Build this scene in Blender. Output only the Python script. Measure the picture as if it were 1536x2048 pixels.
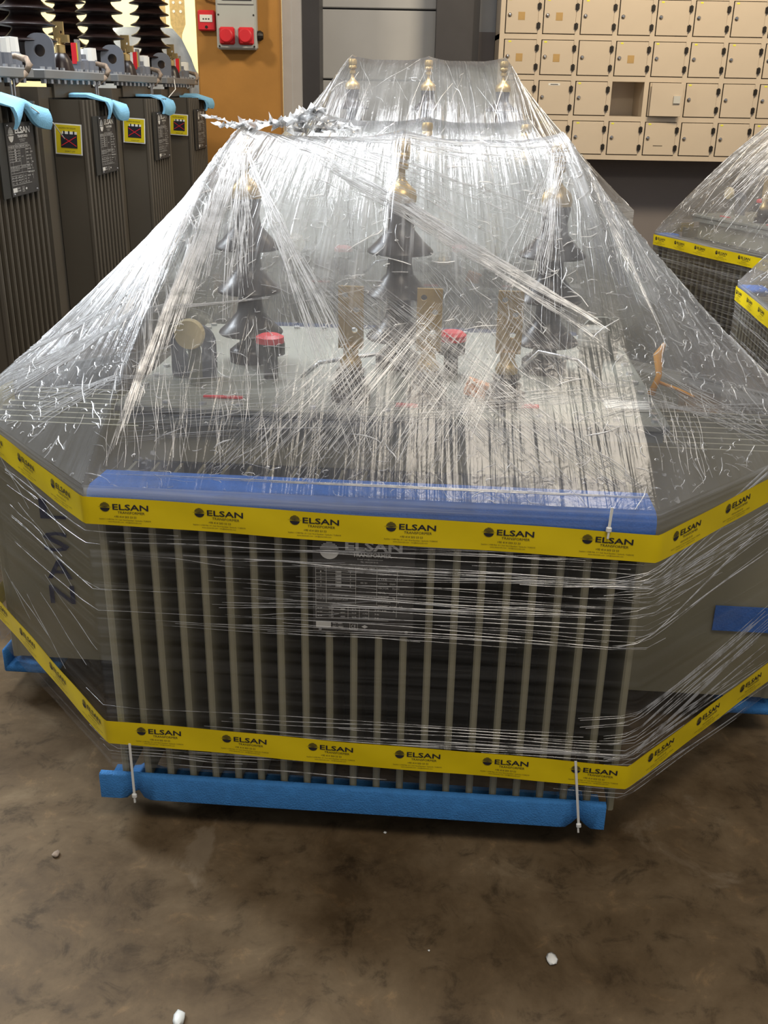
import bpy, math, random
from mathutils import Vector, Matrix
from mathutils.bvhtree import BVHTree
random.seed(7)
C = bpy.context.scene
for o in list(bpy.data.objects): bpy.data.objects.remove(o)
PI = math.pi
# ------------------------------------------------------------------ camera
PITCH, ROLL, FPX, CAMH = math.radians(22.6), math.radians(1.05), 2012.0, 1.6
cd = bpy.data.cameras.new('camera'); cam = bpy.data.objects.new('camera', cd)
C.collection.objects.link(cam); C.camera = cam
cd.sensor_fit = 'VERTICAL'; cd.sensor_height = 24.0; cd.sensor_width = 18.0
cd.lens = 24.0 * FPX / 2048.0; cd.clip_end = 60
fwv = Vector((0, math.cos(PITCH), -math.sin(PITCH))); up0 = Vector((0, math.sin(PITCH), math.cos(PITCH))); r0 = Vector((1, 0, 0))
rt = r0 * math.cos(ROLL) + up0 * math.sin(ROLL); upv = up0 * math.cos(ROLL) - r0 * math.sin(ROLL)
mw = Matrix((rt, upv, -fwv)).transposed().to_4x4(); mw.translation = (0, 0, CAMH)
cam.matrix_world = mw
# ------------------------------------------------------------------ light and exposure
vs = C.view_settings
vs.view_transform = 'Standard'; vs.look = 'None'; vs.gamma = 1; vs.use_curve_mapping = False
vs.exposure = 0.0
C.cycles.transparent_max_bounces = 32; C.cycles.max_bounces = 8
wd = bpy.data.worlds.new('world'); C.world = wd; wd.use_nodes = True
wd.node_tree.nodes['Background'].inputs[0].default_value = (0.92, 0.94, 1.0, 1)
wd.node_tree.nodes['Background'].inputs[1].default_value = 0.34
def area(name, loc, target, sx, sy, power, col=(1, 1, 1), spread=180):
    d = bpy.data.lights.new(name, 'AREA'); d.shape = 'RECTANGLE'; d.size = sx; d.size_y = sy
    d.energy = power; d.color = col; d.spread = math.radians(spread)
    o = bpy.data.objects.new(name, d); C.collection.objects.link(o); o.location = loc
    o.rotation_euler = (Vector(target) - Vector(loc)).to_track_quat('-Z', 'Y').to_euler()
    return o
area('skylight', (-0.6, 4.2, 4.6), (0, 3.0, 0.6), 2.6, 0.9, 175, (0.93, 0.96, 1.0), 130)
area('window_light', (-3.6, 4.6, 3.6), (0.3, 2.8, 0.9), 1.1, 2.0, 110, (0.86, 0.93, 1.0), 80)
area('warm_lamp', (2.4, 5.2, 4.4), (1.6, 8.0, 1.6), 1.6, 0.5, 170, (1.0, 0.82, 0.58))
area('hall_lamp', (0.7, -0.1, 4.5), (0.1, 1.2, 0.0), 1.8, 0.9, 95, (1.0, 0.89, 0.74))
area('door_light', (-3.2, 9.6, 3.8), (-2.7, 12.0, 1.5), 2.5, 1.5, 230, (1.0, 0.93, 0.74))
area('column_lamp', (-2.8, 5.8, 3.6), (-1.0, 7.8, 1.8), 0.3, 0.3, 20, (1.0, 0.85, 0.62), 120)
# ------------------------------------------------------------------ materials
def nt(m): return m.node_tree.nodes, m.node_tree.links
MATS = {}
def mat(name, col, rough=0.5, metal=0.0, var=0.12, scale=8.0, bump=0.0, bscale=60.0, coat=0.0, spec=0.5):
    if name in MATS: return MATS[name]
    m = bpy.data.materials.new(name); m.use_nodes = True; N, L = nt(m)
    b = N['Principled BSDF']; b.inputs['Roughness'].default_value = rough; b.inputs['Metallic'].default_value = metal
    b.inputs['Coat Weight'].default_value = coat; b.inputs['Specular IOR Level'].default_value = spec
    tc = N.new('ShaderNodeTexCoord'); n = N.new('ShaderNodeTexNoise'); n.inputs['Scale'].default_value = scale; n.inputs['Detail'].default_value = 5
    L.new(tc.outputs['Object'], n.inputs['Vector'])
    r = N.new('ShaderNodeValToRGB'); r.color_ramp.elements[0].position = 0.3; r.color_ramp.elements[1].position = 0.7
    r.color_ramp.elements[0].color = tuple(max(0, c * (1 - var)) for c in col) + (1,)
    r.color_ramp.elements[1].color = tuple(min(1, c * (1 + var)) for c in col) + (1,)
    L.new(n.outputs['Fac'], r.inputs['Fac']); L.new(r.outputs['Color'], b.inputs['Base Color'])
    if bump:
        n2 = N.new('ShaderNodeTexNoise'); n2.inputs['Scale'].default_value = bscale; n2.inputs['Detail'].default_value = 3
        L.new(tc.outputs['Object'], n2.inputs['Vector'])
        bp = N.new('ShaderNodeBump'); bp.inputs['Strength'].default_value = bump; bp.inputs['Distance'].default_value = 0.004
        L.new(n2.outputs['Fac'], bp.inputs['Height']); L.new(bp.outputs['Normal'], b.inputs['Normal'])
    MATS[name] = m; return m
M_grey = mat('grey_green_paint', (0.235, 0.218, 0.148), 0.42, var=0.06, scale=4)
M_cover = mat('cover_paint', (0.20, 0.205, 0.175), 0.42, var=0.08, scale=6)
M_dark = mat('dark_paint_gap_shade', (0.020, 0.019, 0.015), 0.6)  # skids and valves; on fin back sheets it paints in the gap shade
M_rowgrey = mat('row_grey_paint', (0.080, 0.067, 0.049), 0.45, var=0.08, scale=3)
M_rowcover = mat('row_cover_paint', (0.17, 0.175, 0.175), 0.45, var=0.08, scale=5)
M_lug = mat('blue_grey_paint', (0.14, 0.15, 0.175), 0.5)
M_porc = mat('brown_porcelain', (0.014, 0.007, 0.006), 0.33, var=0.2, coat=0.0, spec=0.4)
M_brass = mat('brass', (0.62, 0.45, 0.20), 0.36, 0.7, var=0.15, scale=40)
M_flag = mat('brass_flag_plate', (0.50, 0.34, 0.12), 0.42, 0.55, var=0.15, scale=30)
M_steel = mat('zinc_steel', (0.55, 0.56, 0.58), 0.32, 0.8)
M_white = mat('white_plastic', (0.72, 0.72, 0.68), 0.45, var=0.04)
M_greycap = mat('grey_plastic', (0.50, 0.50, 0.46), 0.5, var=0.08)
M_red = mat('red_plastic', (0.60, 0.02, 0.03), 0.4, var=0.08)
M_yel = mat('yellow_tape', (0.70, 0.53, 0.006), 0.30, var=0.04, scale=12, bump=0.12, bscale=25)
M_ink = mat('navy_ink', (0.012, 0.012, 0.02), 0.5)
M_pen = mat('blue_marker', (0.008, 0.014, 0.06), 0.6)
M_plate = mat('black_plate', (0.028, 0.026, 0.024), 0.5, 0.0, var=0.15, scale=30)
M_print = mat('silver_print', (0.60, 0.59, 0.55), 0.45, 0.0)
M_foam = mat('blue_foam', (0.030, 0.165, 0.42), 0.85, var=0.10, scale=40, bump=0.7, bscale=260)
M_foamtop = mat('deep_blue_foam', (0.022, 0.12, 0.44), 0.8, var=0.12, scale=30, bump=0.5, bscale=200)
M_foamlt = mat('light_blue_foam', (0.20, 0.46, 0.66), 0.85, var=0.08, scale=20, bump=0.4, bscale=200)
M_stick = mat('yellow_sticker', (0.62, 0.50, 0.01), 0.4, var=0.05)
M_orange = mat('ochre_plaster', (0.40, 0.195, 0.042), 0.8, var=0.13, scale=2.2, bump=0.5, bscale=12)
M_walldark = mat('dark_grey_wall', (0.20, 0.182, 0.178), 0.7, var=0.08, scale=2)
M_wallwhite = mat('white_wall', (0.48, 0.49, 0.50), 0.7, var=0.04)
M_frame = mat('door_frame_grey', (0.045, 0.043, 0.046), 0.5, var=0.08)
M_gate = mat('pale_gate_panel', (0.43, 0.44, 0.45), 0.5, var=0.05, scale=3)
M_lock = mat('beige_enamel', (0.56, 0.475, 0.365), 0.25, var=0.05, scale=3, bump=0.15, bscale=6)
M_lockin = mat('grey_inside', (0.30, 0.29, 0.26), 0.6)
M_brown = mat('tan_paper', (0.42, 0.27, 0.10), 0.7)
M_hinge = mat('black_hinge', (0.02, 0.017, 0.014), 0.5, 0.4)
M_chrome = mat('chrome', (0.6, 0.58, 0.55), 0.15, 1.0)
M_neon = mat('yellow_mark', (0.75, 0.75, 0.05), 0.6)
M_twine = mat('jute_twine', (0.25, 0.19, 0.14), 0.9, var=0.3, scale=80)
M_card = mat('orange_paper', (0.60, 0.22, 0.06), 0.6)
M_yellow_wall = mat('pale_yellow_wall', (0.85, 0.72, 0.40), 0.8, var=0.06)
M_clearish = mat('grey_box_plastic', (0.42, 0.44, 0.42), 0.4, var=0.03)
def floor_mat():
    m = bpy.data.materials.new('stained_concrete'); m.use_nodes = True; N, L = nt(m); b = N['Principled BSDF']
    tc = N.new('ShaderNodeTexCoord')
    def noise(sc, det, dist=0.0, rough=0.6):
        n = N.new('ShaderNodeTexNoise'); n.inputs['Scale'].default_value = sc; n.inputs['Detail'].default_value = det
        n.inputs['Distortion'].default_value = dist; n.inputs['Roughness'].default_value = rough
        L.new(tc.outputs['Object'], n.inputs['Vector']); return n
    def ramp(n, stops):
        r = N.new('ShaderNodeValToRGB'); e = r.color_ramp.elements
        while len(e) < len(stops): e.new(0.5)
        for k, (p, c) in enumerate(stops): e[k].position = p; e[k].color = tuple(c) + (1,)
        L.new(n.outputs['Fac'], r.inputs['Fac']); return r
    n1 = noise(3.2, 12, 0.35, 0.66); n2 = noise(11, 10, 0.5, 0.7); n3 = noise(1.7, 8, 1.0, 0.62)
    a = ramp(n1, [(0.32, (0.056, 0.036, 0.018)), (0.48, (0.100, 0.068, 0.037)), (0.60, (0.136, 0.096, 0.055)), (0.70, (0.185, 0.138, 0.084))])
    b2 = ramp(n2, [(0.34, (0.50, 0.50, 0.50)), (0.46, (0.92, 0.92, 0.92)), (0.58, (1, 1, 1)), (0.70, (1.5, 1.42, 1.32))])
    mx = N.new('ShaderNodeMix'); mx.data_type = 'RGBA'; mx.blend_type = 'MULTIPLY'; mx.inputs[0].default_value = 1
    L.new(a.outputs['Color'], mx.inputs[6]); L.new(b2.outputs['Color'], mx.inputs[7])
    st = ramp(n3, [(0.655, (0, 0, 0)), (0.70, (0.55, 0.55, 0.55))])
    mx2 = N.new('ShaderNodeMix'); mx2.data_type = 'RGBA'; L.new(st.outputs['Color'], mx2.inputs[0])
    L.new(mx.outputs[2], mx2.inputs[6]); mx2.inputs[7].default_value = (0.20, 0.155, 0.105, 1)
    L.new(mx2.outputs[2], b.inputs['Base Color'])
    b.inputs['Specular IOR Level'].default_value = 0.08; rr = ramp(n1, [(0.3, (0.42, 0.42, 0.42)), (0.7, (0.7, 0.7, 0.7))]); L.new(rr.outputs['Color'], b.inputs['Roughness'])
    bp = N.new('ShaderNodeBump'); bp.inputs['Strength'].default_value = 0.25; bp.inputs['Distance'].default_value = 0.004
    L.new(n2.outputs['Fac'], bp.inputs['Height']); L.new(bp.outputs['Normal'], b.inputs['Normal'])
    return m
M_floor = floor_mat()

def film_mat(name, kind, haze=0.16, amp=0.5, gloss=0.16, rough=0.13, bump=0.6):
    """stretch film: clear sheet, milky where layers overlap, fine pulled streaks; UV u = metres round the load"""
    m = bpy.data.materials.new(name); m.use_nodes = True; N, L = nt(m)
    N.remove(N['Principled BSDF']); out = N['Material Output']
    uv = N.new('ShaderNodeUVMap'); uv.uv_map = 'uv'
    tc = N.new('ShaderNodeTexCoord')
    def noise(vec, sx, sy, sz, det=3, dist=0.0, scale=1.0):
        mp = N.new('ShaderNodeMapping'); mp.inputs['Scale'].default_value = (sx, sy, sz); L.new(vec, mp.inputs['Vector'])
        n = N.new('ShaderNodeTexNoise'); n.inputs['Scale'].default_value = scale; n.inputs['Detail'].default_value = det
        n.inputs['Distortion'].default_value = dist; L.new(mp.outputs['Vector'], n.inputs['Vector']); return n.outputs['Fac']
    def mrange(x, a, b, c, d):
        k = N.new('ShaderNodeMapRange'); k.inputs[1].default_value = a; k.inputs[2].default_value = b
        k.inputs[3].default_value = c; k.inputs[4].default_value = d; L.new(x, k.inputs[0]); return k.outputs[0]
    def math_(op, a, b):
        k = N.new('ShaderNodeMath'); k.operation = op
        for i, x in enumerate((a, b)):
            if isinstance(x, (int, float)): k.inputs[i].default_value = x
            else: L.new(x, k.inputs[i])
        return k.outputs[0]
    if kind == 'top':
        s1 = noise(uv.outputs[0], 16, 1.4, 1, 4, 0.2); s2 = noise(uv.outputs[0], 70, 3.0, 1, 3, 0.3)
        blot = noise(tc.outputs['Object'], 3.2, 3.2, 3.2, 4, 0.6)
        cr = noise(tc.outputs['Object'], 34, 34, 34, 4, 1.6)
        st = math_('ADD', mrange(s1, 0.52, 0.74, 0, 0.45), mrange(s2, 0.56, 0.76, 0, 0.65))
        st = math_('MULTIPLY', st, mrange(blot, 0.40, 0.62, 0.25, 1.0))
        sp = N.new('ShaderNodeSeparateXYZ'); L.new(uv.outputs[0], sp.inputs[0]); st = math_('MULTIPLY', st, mrange(sp.outputs[1], 0.30, 0.68, 1.0, 0.14))
        cri = math_('MULTIPLY', mrange(cr, 0.62, 0.72, 0, 0.35), mrange(blot, 0.45, 0.6, 0, 1))
        h = math_('ADD', math_('ADD', haze, math_('MULTIPLY', st, amp)), cri)
        h = math_('ADD', h, mrange(blot, 0.40, 0.75, 0, 0.16))
        bh = math_('ADD', math_('MULTIPLY', s2, mrange(sp.outputs[1], 0.3, 0.7, 0.8, 0.25)), math_('MULTIPLY', cr, 0.08)); bh = math_('ADD', bh, s1)
    else:
        s1 = noise(uv.outputs[0], 0.9, 55, 1, 4, 0.5); s2 = noise(uv.outputs[0], 2.5, 130, 1, 3, 0.6)
        blot = noise(uv.outputs[0], 1.6, 7, 1, 3, 0.4)
        sep = N.new('ShaderNodeSeparateXYZ'); L.new(uv.outputs[0], sep.inputs[0])
        rmp = N.new('ShaderNodeValToRGB'); e = rmp.color_ramp.elements; L.new(sep.outputs[1], rmp.inputs['Fac'])
        for k in range(5): e.new(0.5)
        for k, (p, v) in enumerate([(0.12, 0.8), (0.30, 0.7), (0.36, 0.10), (0.50, 0.10), (0.56, 0.9), (0.78, 1.0), (0.86, 0.9)]):
            e[k].position = p; e[k].color = (v, v, v, 1)
        st = math_('ADD', mrange(s1, 0.55, 0.72, 0, 0.6), mrange(s2, 0.56, 0.70, 0, 0.5))
        st = math_('MULTIPLY', math_('MULTIPLY', st, mrange(blot, 0.38, 0.62, 0.3, 1)), rmp.outputs['Color'])
        h = math_('ADD', math_('ADD', haze, math_('MULTIPLY', mrange(sep.outputs[1], 0.80, 0.85, 0.04, 0.34), mrange(s1, 0.35, 0.65, 0.4, 1.7))), math_('MULTIPLY', st, amp))
        bh = math_('ADD', s1, math_('MULTIPLY', s2, 0.5))
    h = math_('MINIMUM', h, 0.9)
    bp = N.new('ShaderNodeBump'); bp.inputs['Strength'].default_value = bump; bp.inputs['Distance'].default_value = 0.012; L.new(bh, bp.inputs['Height'])
    tr = N.new('ShaderNodeBsdfTransparent'); df = N.new('ShaderNodeBsdfDiffuse'); tl = N.new('ShaderNodeBsdfTranslucent')
    df.inputs['Color'].default_value = (0.80, 0.80, 0.80, 1); tl.inputs['Color'].default_value = (0.80, 0.80, 0.80, 1)
    L.new(bp.outputs['Normal'], df.inputs['Normal'])
    a = N.new('ShaderNodeMixShader'); a.inputs[0].default_value = 0.5; L.new(df.outputs[0], a.inputs[1]); L.new(tl.outputs[0], a.inputs[2])
    b = N.new('ShaderNodeMixShader'); L.new(h, b.inputs[0]); L.new(tr.outputs[0], b.inputs[1]); L.new(a.outputs[0], b.inputs[2])
    g = N.new('ShaderNodeBsdfGlossy'); g.inputs['Roughness'].default_value = rough; L.new(bp.outputs['Normal'], g.inputs['Normal'])
    fr = N.new('ShaderNodeFresnel'); fr.inputs['IOR'].default_value = 1.5; L.new(bp.outputs['Normal'], fr.inputs['Normal'])
    ff = math_('MINIMUM', math_('MULTIPLY', fr.outputs[0], gloss / 0.05), 0.75)
    c = N.new('ShaderNodeMixShader'); L.new(ff, c.inputs[0]); L.new(b.outputs[0], c.inputs[1]); L.new(g.outputs[0], c.inputs[2])
    L.new(c.outputs[0], out.inputs['Surface']); return m
M_film = film_mat('stretch_film', 'top', 0.10, 1.10, 0.055, 0.20, 0.7)
M_film2 = film_mat('clear_stretch_film', 'top', 0.06, 0.45, 0.05, 0.18, 0.45)
M_skirt = film_mat('stretch_film_skirt', 'skirt', 0.004, 0.22, 0.010, 0.12, 0.25)
M_skirt2 = film_mat('wrinkled_film_skirt', 'skirt', 0.02, 0.8, 0.05, 0.12, 0.6)
def crease_mat(name, t, glossw):
    m = bpy.data.materials.new(name); m.use_nodes = True; N, L = nt(m); N.remove(N['Principled BSDF'])
    tr = N.new('ShaderNodeBsdfTransparent'); df = N.new('ShaderNodeBsdfDiffuse'); df.inputs['Color'].default_value = (0.88, 0.88, 0.88, 1)
    tl = N.new('ShaderNodeBsdfTranslucent'); tl.inputs['Color'].default_value = (0.88, 0.88, 0.88, 1)
    g = N.new('ShaderNodeBsdfGlossy'); g.inputs['Roughness'].default_value = 0.30
    a0 = N.new('ShaderNodeMixShader'); a0.inputs[0].default_value = 0.4; L.new(df.outputs[0], a0.inputs[1]); L.new(tl.outputs[0], a0.inputs[2])
    a = N.new('ShaderNodeMixShader'); a.inputs[0].default_value = glossw; L.new(a0.outputs[0], a.inputs[1]); L.new(g.outputs[0], a.inputs[2])
    tc = N.new('ShaderNodeTexCoord'); no = N.new('ShaderNodeTexNoise'); no.inputs['Scale'].default_value = 26; no.inputs['Detail'].default_value = 3; L.new(tc.outputs['Object'], no.inputs['Vector'])
    mr = N.new('ShaderNodeMapRange'); mr.inputs[1].default_value = .34; mr.inputs[2].default_value = .56; mr.inputs[3].default_value = t * .22; mr.inputs[4].default_value = t; L.new(no.outputs['Fac'], mr.inputs[0])
    b = N.new('ShaderNodeMixShader'); L.new(mr.outputs[0], b.inputs[0]); L.new(tr.outputs[0], b.inputs[1]); L.new(a.outputs[0], b.inputs[2])
    L.new(b.outputs[0], N['Material Output'].inputs['Surface']); return m
M_crease = crease_mat('film_fold', 0.90, 0.45)
M_crease2 = crease_mat('film_fold_faint', 0.50, 0.5)

# ------------------------------------------------------------------ mesh helpers
class MB:
    def __init__(s): s.v = []; s.f = []; s.m = []; s.uv = {}
    def add(s, vs, fs, mi=0):
        b = len(s.v); s.v += [tuple(p) for p in vs]
        for f in fs: s.f.append(tuple(b + i for i in f)); s.m.append(mi)
        return s
    def box(s, c, d, mi=0, R=None, bev=0.0):
        x, y, z = d[0] / 2, d[1] / 2, d[2] / 2; c = Vector(c)
        if bev <= 0:
            P = [(-x, -y, -z), (x, -y, -z), (x, y, -z), (-x, y, -z), (-x, -y, z), (x, -y, z), (x, y, z), (-x, y, z)]
            F = [(3, 2, 1, 0), (4, 5, 6, 7), (0, 1, 5, 4), (1, 2, 6, 5), (2, 3, 7, 6), (3, 0, 4, 7)]
        else:
            b = min(bev, x * .9, y * .9, z * .9); P = []
            for zz, k in ((-z, 1), (-z + b, 0), (z - b, 0), (z, 1)):
                for (sx, sy) in ((-1, -1), (1, -1), (1, 1), (-1, 1)):
                    for q in ((0, 1), (1, 0)) if sx * sy > 0 else ((1, 0), (0, 1)):
                        P.append((sx * (x - b * (q[0] if not k else 1)), sy * (y - b * (q[1] if not k else 1)), zz))
            F = [tuple(reversed(range(8))), tuple(range(24, 32))]
            for r in range(3):
                for i in range(8): j = (i + 1) % 8; F.append((r * 8 + i, r * 8 + j, r * 8 + 8 + j, r * 8 + 8 + i))
        P = [Vector(p) for p in P]
        if R is not None: P = [R @ p for p in P]
        return s.add([p + c for p in P], F, mi)
    def lathe(s, prof, c=(0, 0, 0), n=24, mi=0, axis='z', cap=True):
        c = Vector(c); V = []; F = []
        for (r, h) in prof:
            for i in range(n):
                a = 2 * PI * i / n; x, y = r * math.cos(a), r * math.sin(a)
                p = (x, y, h) if axis == 'z' else ((h, x, y) if axis == 'x' else (y, h, x))
                V.append(c + Vector(p))
        for k in range(len(prof) - 1):
            for i in range(n):
                j = (i + 1) % n; F.append((k * n + i, k * n + j, (k + 1) * n + j, (k + 1) * n + i))
        if cap: F.append(tuple(reversed(range(n)))); F.append(tuple((len(prof) - 1) * n + i for i in range(n)))
        return s.add(V, F, mi)
    def cyl(s, c, r, h, n=16, mi=0, axis='z'): return s.lathe([(r, 0), (r, h)], c, n, mi, axis)
    def tube(s, path, r, n=8, mi=0):
        P = [Vector(p) for p in path]; V = []; F = []
        for i, p in enumerate(P):
            t = (P[min(i + 1, len(P) - 1)] - P[max(i - 1, 0)]).normalized()
            a = t.cross(Vector((0, 0, 1))); a = a.normalized() if a.length > .05 else t.cross(Vector((0, 1, 0))).normalized(); b = t.cross(a)
            rr = r[i] if isinstance(r, (list, tuple)) else r
            V += [p + a * math.cos(2 * PI * k / n) * rr + b * math.sin(2 * PI * k / n) * rr for k in range(n)]
        for i in range(len(P) - 1):
            for k in range(n): j = (k + 1) % n; F.append((i * n + k, i * n + j, (i + 1) * n + j, (i + 1) * n + k))
        F.append(tuple(reversed(range(n)))); F.append(tuple((len(P) - 1) * n + k for k in range(n)))
        return s.add(V, F, mi)
    def prism(s, poly, fn, d, mi=0):
        """poly 2-D outline, fn(x,y,h) -> point, extruded from h=0 to h=d"""
        n = len(poly); V = [fn(x, y, 0) for x, y in poly] + [fn(x, y, d) for x, y in poly]
        F = [tuple(reversed(range(n))), tuple(range(n, 2 * n))] + [(i, (i + 1) % n, n + (i + 1) % n, n + i) for i in range(n)]
        return s.add(V, F, mi)
    def build(s, name, mats, parent=None, smooth=False, auto=None):
        me = bpy.data.meshes.new(name); me.from_pydata(s.v, [], s.f)
        for m in (mats if isinstance(mats, (list, tuple)) else [mats]): me.materials.append(m)
        if len(me.materials) > 1: me.polygons.foreach_set('material_index', s.m)
        if smooth:
            me.polygons.foreach_set('use_smooth', [True] * len(me.polygons))
            if auto: me.set_sharp_from_angle(angle=math.radians(auto))
        me.update()
        o = bpy.data.objects.new(name, me); C.collection.objects.link(o)
        if parent: o.parent = parent
        return o
def tag(o, label=None, cat=None, group=None, kind=None):
    if label: o['label'] = label
    if cat: o['category'] = cat
    if group: o['group'] = group
    if kind: o['kind'] = kind
    return o
def empty(name, loc, rz, label, cat, group=None):
    o = bpy.data.objects.new(name, None); C.collection.objects.link(o); o.location = loc; o.rotation_euler = (0, 0, rz)
    o.empty_display_size = .1; return tag(o, label, cat, group)
KIDS = {}
def copy_tree(o, parent=None, kids=None):
    c = o.copy(); C.collection.objects.link(c)
    if parent: c.parent = parent
    for ch in kids.get(o.name, []): copy_tree(ch, c, kids)
    return c
def kidmap():
    k = {}
    for o in bpy.data.objects:
        if o.parent: k.setdefault(o.parent.name, []).append(o)
    return k
# text as flat polygons --------------------------------------------------
TXT = {}
def text_poly(s, bold=0.0):
    if (s, bold) in TXT: return TXT[(s, bold)]
    cu = bpy.data.curves.new('t', 'FONT'); cu.body = s; cu.size = 1; cu.resolution_u = 2; cu.offset = bold; cu.fill_mode = 'FRONT'
    o = bpy.data.objects.new('t', cu); C.collection.objects.link(o); dg = bpy.context.evaluated_depsgraph_get()
    me = o.evaluated_get(dg).to_mesh(); V = [(v.co.x, v.co.y) for v in me.vertices]; F = [tuple(p.vertices) for p in me.polygons]
    o.evaluated_get(dg).to_mesh_clear(); bpy.data.objects.remove(o); bpy.data.curves.remove(cu)
    x0 = min(v[0] for v in V); x1 = max(v[0] for v in V); V = [((v[0] - x0) / (x1 - x0), v[1] / 0.729) for v in V]
    TXT[(s, bold)] = (V, F); return V, F
def put_text(mb, s, x, y, w, h, fn, mi=0, bold=0.0):
    """text box: left x, base y, width w, capital height h; fn(x,y)->3-D point"""
    V, F = text_poly(s, bold); mb.add([fn(x + a * w, y + b * h) for a, b in V], F, mi)
def put_rect(mb, x0, y0, x1, y1, fn, mi=0): mb.add([fn(x0, y0), fn(x1, y0), fn(x1, y1), fn(x0, y1)], [(0, 1, 2, 3)], mi)
def put_ball(mb, cx, cy, r, fn, mi=0):
    """striped globe emblem"""
    for k in range(5):
        y0 = r * (0.16 + k * 0.17); y1 = y0 + r * 0.11
        for a, b in ((y0, y1),): put_rect(mb, cx - math.sqrt(max(0, r * r - b * b)), cy + a, cx + math.sqrt(max(0, r * r - b * b)), cy + b, fn, mi)
    mb.add([fn(cx - r * 1.45, cy), fn(cx, cy - r * .10), fn(cx + r * 1.45, cy), fn(cx, cy + r * .10)], [(0, 1, 2, 3)], mi)
    P = [(cx + r * math.cos(a), cy + r * math.sin(a)) for a in [PI + .2 + (PI - .4) * i / 12 for i in range(13)]]
    mb.add([fn(*p) for p in P], [tuple(range(13))], mi)

# ------------------------------------------------------------------ the setting
def struct(name, mb, m): o = mb.build(name, m); o['kind'] = 'structure'; return o
struct('floor', MB().box((0, 5.5, -0.05), (16, 17, 0.1)), M_floor)
WY = 8.36
struct('wall_back', MB().box((3.2, WY + .1, 0.88), (5.2, .2, 1.76)).box((3.2, WY + .1, 3.4), (5.2, .2, 3.2), 1).box((.70, WY - .01, 1.0), (.13, .03, 2.07), 0), [M_walldark, M_wallwhite])
# pier at the left of the gate, gate frame, gate
struct('wall_pier', MB().box((-0.72, 8.17, 2.3), (.133, .50, 4.6)).box((-.755, 7.93, 2.3), (.065, .03, 4.6)), M_wallwhite)
struct('trim_1', MB().box((-0.59, 8.2, 2.3), (.126, .40, 4.6)), M_frame)
struct('trim_2', MB().box((0.455, WY + .0, 2.3), (.27, .3, 4.6)).box((.615, WY + .0, 2.3), (.05, .2, 4.6)), M_frame)
g = MB()
zs = [-0.25, 0.23, 0.71, 1.19, 1.665, 2.155, 2.64, 3.12]
for a, b in zip(zs, zs[1:]): g.box((-.11, WY + .07, (a + b) / 2 + .025), (.88, .04, b - a - .012), bev=.006)
g.box((-.11, WY + .10, 1.5), (.9, .02, 3.1), 1)
struct('door_1', g, [M_gate, M_frame])
struct('wall_column', MB().box((-1.075, 7.805, 2.3), (.575, .21, 4.6), bev=.012), M_orange)
struct('wall_left', MB().box((-4.6, 12.1, 2.3), (7.2, .2, 4.6)), M_yellow_wall)

# ------------------------------------------------------------------ lockers
def lockers():
    X0, Y0, Z0, P, NC, NR = .768, 8.0, 1.168, .2695, 9, 5
    root = empty('locker_cabinet', (X0, Y0, Z0), 0, 'beige metal locker bank of small square doors fixed high on the dark wall', 'locker')
    fr = MB(); t = .034
    W, Hh = NC * P + t, NR * P + t; D = .34
    for c in range(NC + 1): fr.box((c * P + t / 2, D / 2, Hh / 2), (t, D, Hh))
    for r in range(NR + 1): fr.box((W / 2, D / 2 - .0005, r * P + t / 2), (W, D - .003, t))
    fr.box((W / 2, D - .01, Hh / 2), (W, .012, Hh))
    fr.build('locker_frame', M_lock, root)
    def door_parts(dr, k, r, flip=False):
        dw = P - t
        hg = []
        if not flip:
            MB().lathe([(.0, .0), (.013, .0), (.014, -.006), (.008, -.012), (.0, -.013)], (.032, -.008, dw * .52), 14, 0, 'y').build('lock', M_chrome, dr)
            for hz in (.055, dw - .055):
                MB().box((dw + .004, -.011, hz), (.026, .012, .034)).box((dw + .004, -.016, hz), (.010, .010, .044)).build('hinge', M_hinge, dr)
            lb = MB()
            if (k * 7 + r * 3) % 5: lb.box((.030 + .006 * ((k + r) % 3), -.0085, dw - .016), (.020, .001, .010)); lb.build('number_mark', M_neon, dr)
            if (k, r) in ((0, 3), (1, 3), (0, 2), (1, 2), (3, 2)):
                MB().box((.115, -.0086, dw * .49), (.048, .001, .052)).build('paper_square', M_brown, dr)
            if (k, r) == (1, 1): MB().box((.115, -.0086, dw - .026), (.085, .001, .015)).box((.115, -.0092, dw - .027), (.055, .001, .005), 1).build('name_strip', [M_white, M_ink], dr)
            if (k, r) == (4, 0): MB().box((.11, -.0086, .07), (.07, .001, .004)).build('scrape', M_hinge, dr)
    for k in range(NC):
        for r in range(NR):
            dw = P - t
            if (k, r) == (3, 1): continue
            dr = MB().box((dw / 2 + .002, -.004, dw / 2), (dw - .008, .008, dw - .010), bev=.002).build('door', M_lock, root)
            dr.location = (k * P + t, .002, r * P + t)
            if (k, r) == (7, 3): dr.rotation_euler = (0, 0, 0)
            door_parts(dr, k, r)
    # the open door folded back over its neighbour
    dr = MB().box((-(P - t) / 2, .004, (P - t) / 2), (P - t - .008, .008, P - t - .01), bev=.002).build('door', M_lock, root)
    dr.location = (4 * P + t / 2 + P - .008, -.060, 1 * P + t); dr.rotation_euler = (0, 0, math.radians(-6))
    dr['label'] = 'locker door swung wide open, bare inside face showing'
    MB().box((-.045, -.006, .12), (.048, .012, .05)).build('lock', M_greycap, dr)
    return root
lockers()
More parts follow.
